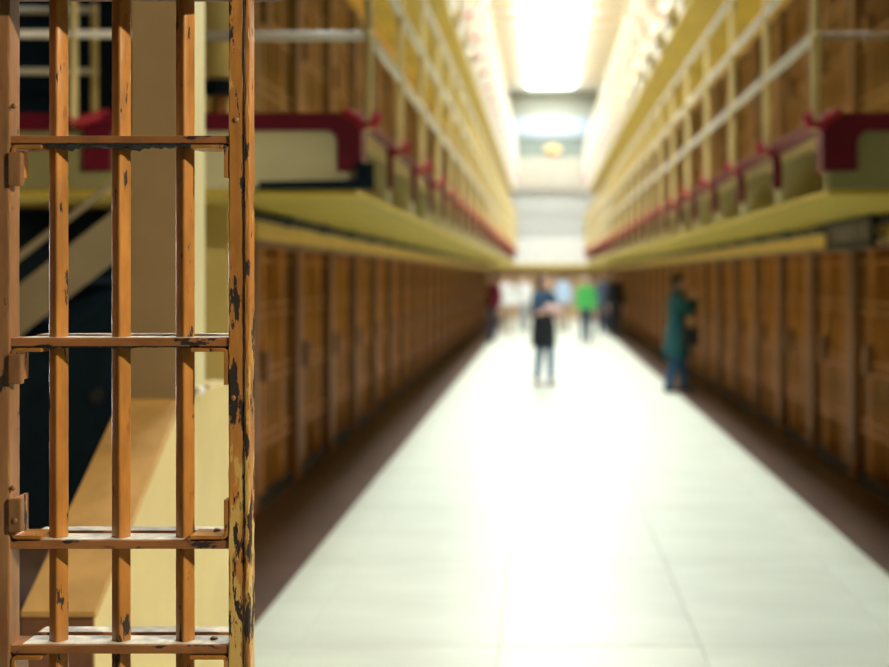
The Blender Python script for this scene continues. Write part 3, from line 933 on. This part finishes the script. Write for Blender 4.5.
    if long_hair:
        cap_pts(mm, (hx, hy + 0.06, hz_), (0, 0.095, 1.36), 0.080, 0.070, 0.6)
        for s in (-1, 1): cap_pts(mm, (hx + s * 0.07, hy + 0.02, hz_ + 0.02), (s * 0.085, 0.02, 1.42), 0.036, 0.040)
    remesh('hair', mm, hair, t, 0.012)
    for s in (-1, 1): MB().ell((hx + s * 0.03, hy - 0.086, hz_ + 0.012), (0.011, 0.008, 0.008), 10, 6).build('eye', 'eye', t, smooth=True)
    MB().ell((hx, hy - 0.088, hz_ - 0.060), (0.022, 0.008, 0.008), 10, 6).build('mouth', 'lips', t, smooth=True)
    return t

def cloth(n, c, r=0.8): mat(n, c, r, 0.15, 30, bump=0.15, bscale=120)
cloth('teal_coat', (0.002, 0.072, 0.080)); cloth('jeans', (0.012, 0.085, 0.19)); cloth('jeans_dark', (0.01, 0.035, 0.075))
cloth('black_cloth', (0.006, 0.008, 0.012)); cloth('denim_jacket', (0.02, 0.07, 0.13)); cloth('green_top', (0.07, 0.45, 0.10))
cloth('white_cloth', (0.80, 0.80, 0.78)); cloth('grey_cloth', (0.35, 0.40, 0.42)); cloth('blue_pale', (0.50, 0.64, 0.82))
cloth('red_cloth', (0.16, 0.008, 0.02)); cloth('navy_cloth', (0.008, 0.022, 0.06)); cloth('greyblue', (0.06, 0.09, 0.15))
cloth('pink_cloth', (0.72, 0.50, 0.46)); cloth('tan_cloth', (0.40, 0.30, 0.20))
mat('hair_dark', (0.015, 0.011, 0.010), 0.5, 0.2, 40); mat('hair_brown', (0.09, 0.045, 0.02), 0.5, 0.2, 40)
mat('hair_fair', (0.35, 0.22, 0.10), 0.5, 0.2, 40); mat('hair_grey', (0.38, 0.36, 0.34), 0.5, 0.2, 40)
mat('shoe_dark', (0.012, 0.012, 0.015), 0.4, 0.1, 20); mat('shoe_pale', (0.55, 0.45, 0.40), 0.5, 0.1, 20)

def PX(px, Y): return (px - VPX) * Y / FPX
DOWN_R = ((-0.235, 0.02, 1.10), (-0.235, -0.05, 0.86), (-0.225, -0.08, 0.72))
DOWN_L = ((0.235, 0.02, 1.10), (0.235, -0.05, 0.86), (0.225, -0.08, 0.72))
def walk(a, b): return dict(rf=(-0.085, a, 0), lf=(0.085, b, 0))
# person in teal coat, turned to the cells, hands raised to the face
person('person in long teal coat and blue jeans, hands raised to the face', PX(677, 17.8), 17.8, PI / 2 + 0.15, None, 'jeans', 'hair_dark', 'shoe_dark',
       dict(ra=((-0.20, -0.14, 1.14), (-0.07, -0.27, 1.33), (-0.03, -0.20, 1.47)), la=((0.21, -0.12, 1.12), (0.08, -0.27, 1.31), (0.04, -0.21, 1.46)),
            rf=(-0.08, 0.15, 0), lf=(0.09, -0.14, 0)), h=1.70, coat='teal_coat', coat_z=0.50)
bag = thing('shoulder_bag', 'dark shoulder bag at the hip of the person in teal', 'bag', (PX(677, 17.8) + 0.16, 17.8 - 0.26, 0.68))
MB().box(-0.13, 0.13, -0.05, 0.05, 0, 0.27).build('bag_body', 'black_cloth', bag, bevel=0.03, smooth=True)
MB().path([(-0.11, 0, 0.25), (-0.10, 0.05, 0.50), (-0.12, 0.13, 0.74), (-0.06, 0.2, 0.76), (0.0, 0.16, 0.62), (0.08, 0.05, 0.45), (0.11, 0, 0.25)], 0.011, 6).build('strap', 'black_cloth', bag)
# woman walking towards the camera with a bundle in her arms
WY = 18.9
person('person with dark hair in blue jacket and black tunic holding a pale bundle', PX(543.5, WY), WY, 0.7, 'denim_jacket', 'jeans', 'hair_dark', 'shoe_pale',
       dict(ra=((-0.23, -0.05, 1.12), (-0.08, -0.24, 1.14), (0.06, -0.29, 1.16)), la=((0.23, -0.05, 1.10), (0.10, -0.24, 1.06), (-0.04, -0.29, 1.06)), rf=(-0.045, 0.10, 0), lf=(0.045, -0.12, 0)),
       h=1.68, long_hair=True, under='black_cloth', coat_z=0.60, sleeves=False)
bd = MB()
for a, r in (((0, 0, 0), (0.13, 0.08, 0.07)), ((0.08, -0.01, -0.03), (0.10, 0.07, 0.07)), ((-0.07, 0.01, 0.03), (0.09, 0.07, 0.06)), ((0.15, 0, -0.08), (0.06, 0.05, 0.08))): bd.ell(a, r)
o = remesh('cloth_bundle', bd, 'pink_cloth', None, 0.012)
o.location = (PX(543.5, WY) + 0.13, WY - 0.27, 1.18); o.scale = (0.8, 0.8, 0.8)
tag(o, 'pale pink bundle of cloth held by person in blue jacket', 'bundle')
std = dict(ra=DOWN_R, la=DOWN_L)
person('person in bright green top and dark jeans', PX(586, 31), 31, 0.0, 'green_top', 'jeans_dark', 'hair_grey', 'shoe_dark', dict(**std, **walk(0.10, -0.12)), h=1.66)
person('person dressed all in black beside the cell wall', PX(615, 33.5), 33.5, 0.4, 'black_cloth', 'black_cloth', 'hair_dark', 'shoe_dark', dict(**std, **walk(0.0, -0.05)), h=1.76)
person('person in slate blue top next to the person in black', PX(604, 35.5), 35.5, -0.3, 'greyblue', 'jeans_dark', 'hair_brown', 'shoe_dark', dict(**std, **walk(-0.1, 0.1)), h=1.74)
person('person in pale blue shirt behind the person holding a bundle', PX(563, 37), 37, PI, 'blue_pale', 'tan_cloth', 'hair_brown', 'shoe_dark', dict(**std, **walk(0.1, -0.1)), h=1.74)
person('person in loose white shirt and tan trousers', PX(506, 35), 35, 0.5, 'white_cloth', 'tan_cloth', 'hair_fair', 'shoe_pale', dict(**std, **walk(0.05, -0.1)), h=1.70)
person('person in white top and grey trousers', PX(524, 37), 37, 0.2, 'white_cloth', 'grey_cloth', 'hair_grey', 'shoe_dark', dict(**std, **walk(-0.1, 0.08)), h=1.68)
person('person in dark red top and navy trousers beside the cell wall', PX(494, 31.5), 31.5, -0.9, 'red_cloth', 'navy_cloth', 'hair_dark', 'shoe_dark', dict(**std, rf=(-0.1, 0.05, 0), lf=(0.1, -0.2, 0)), h=1.72)
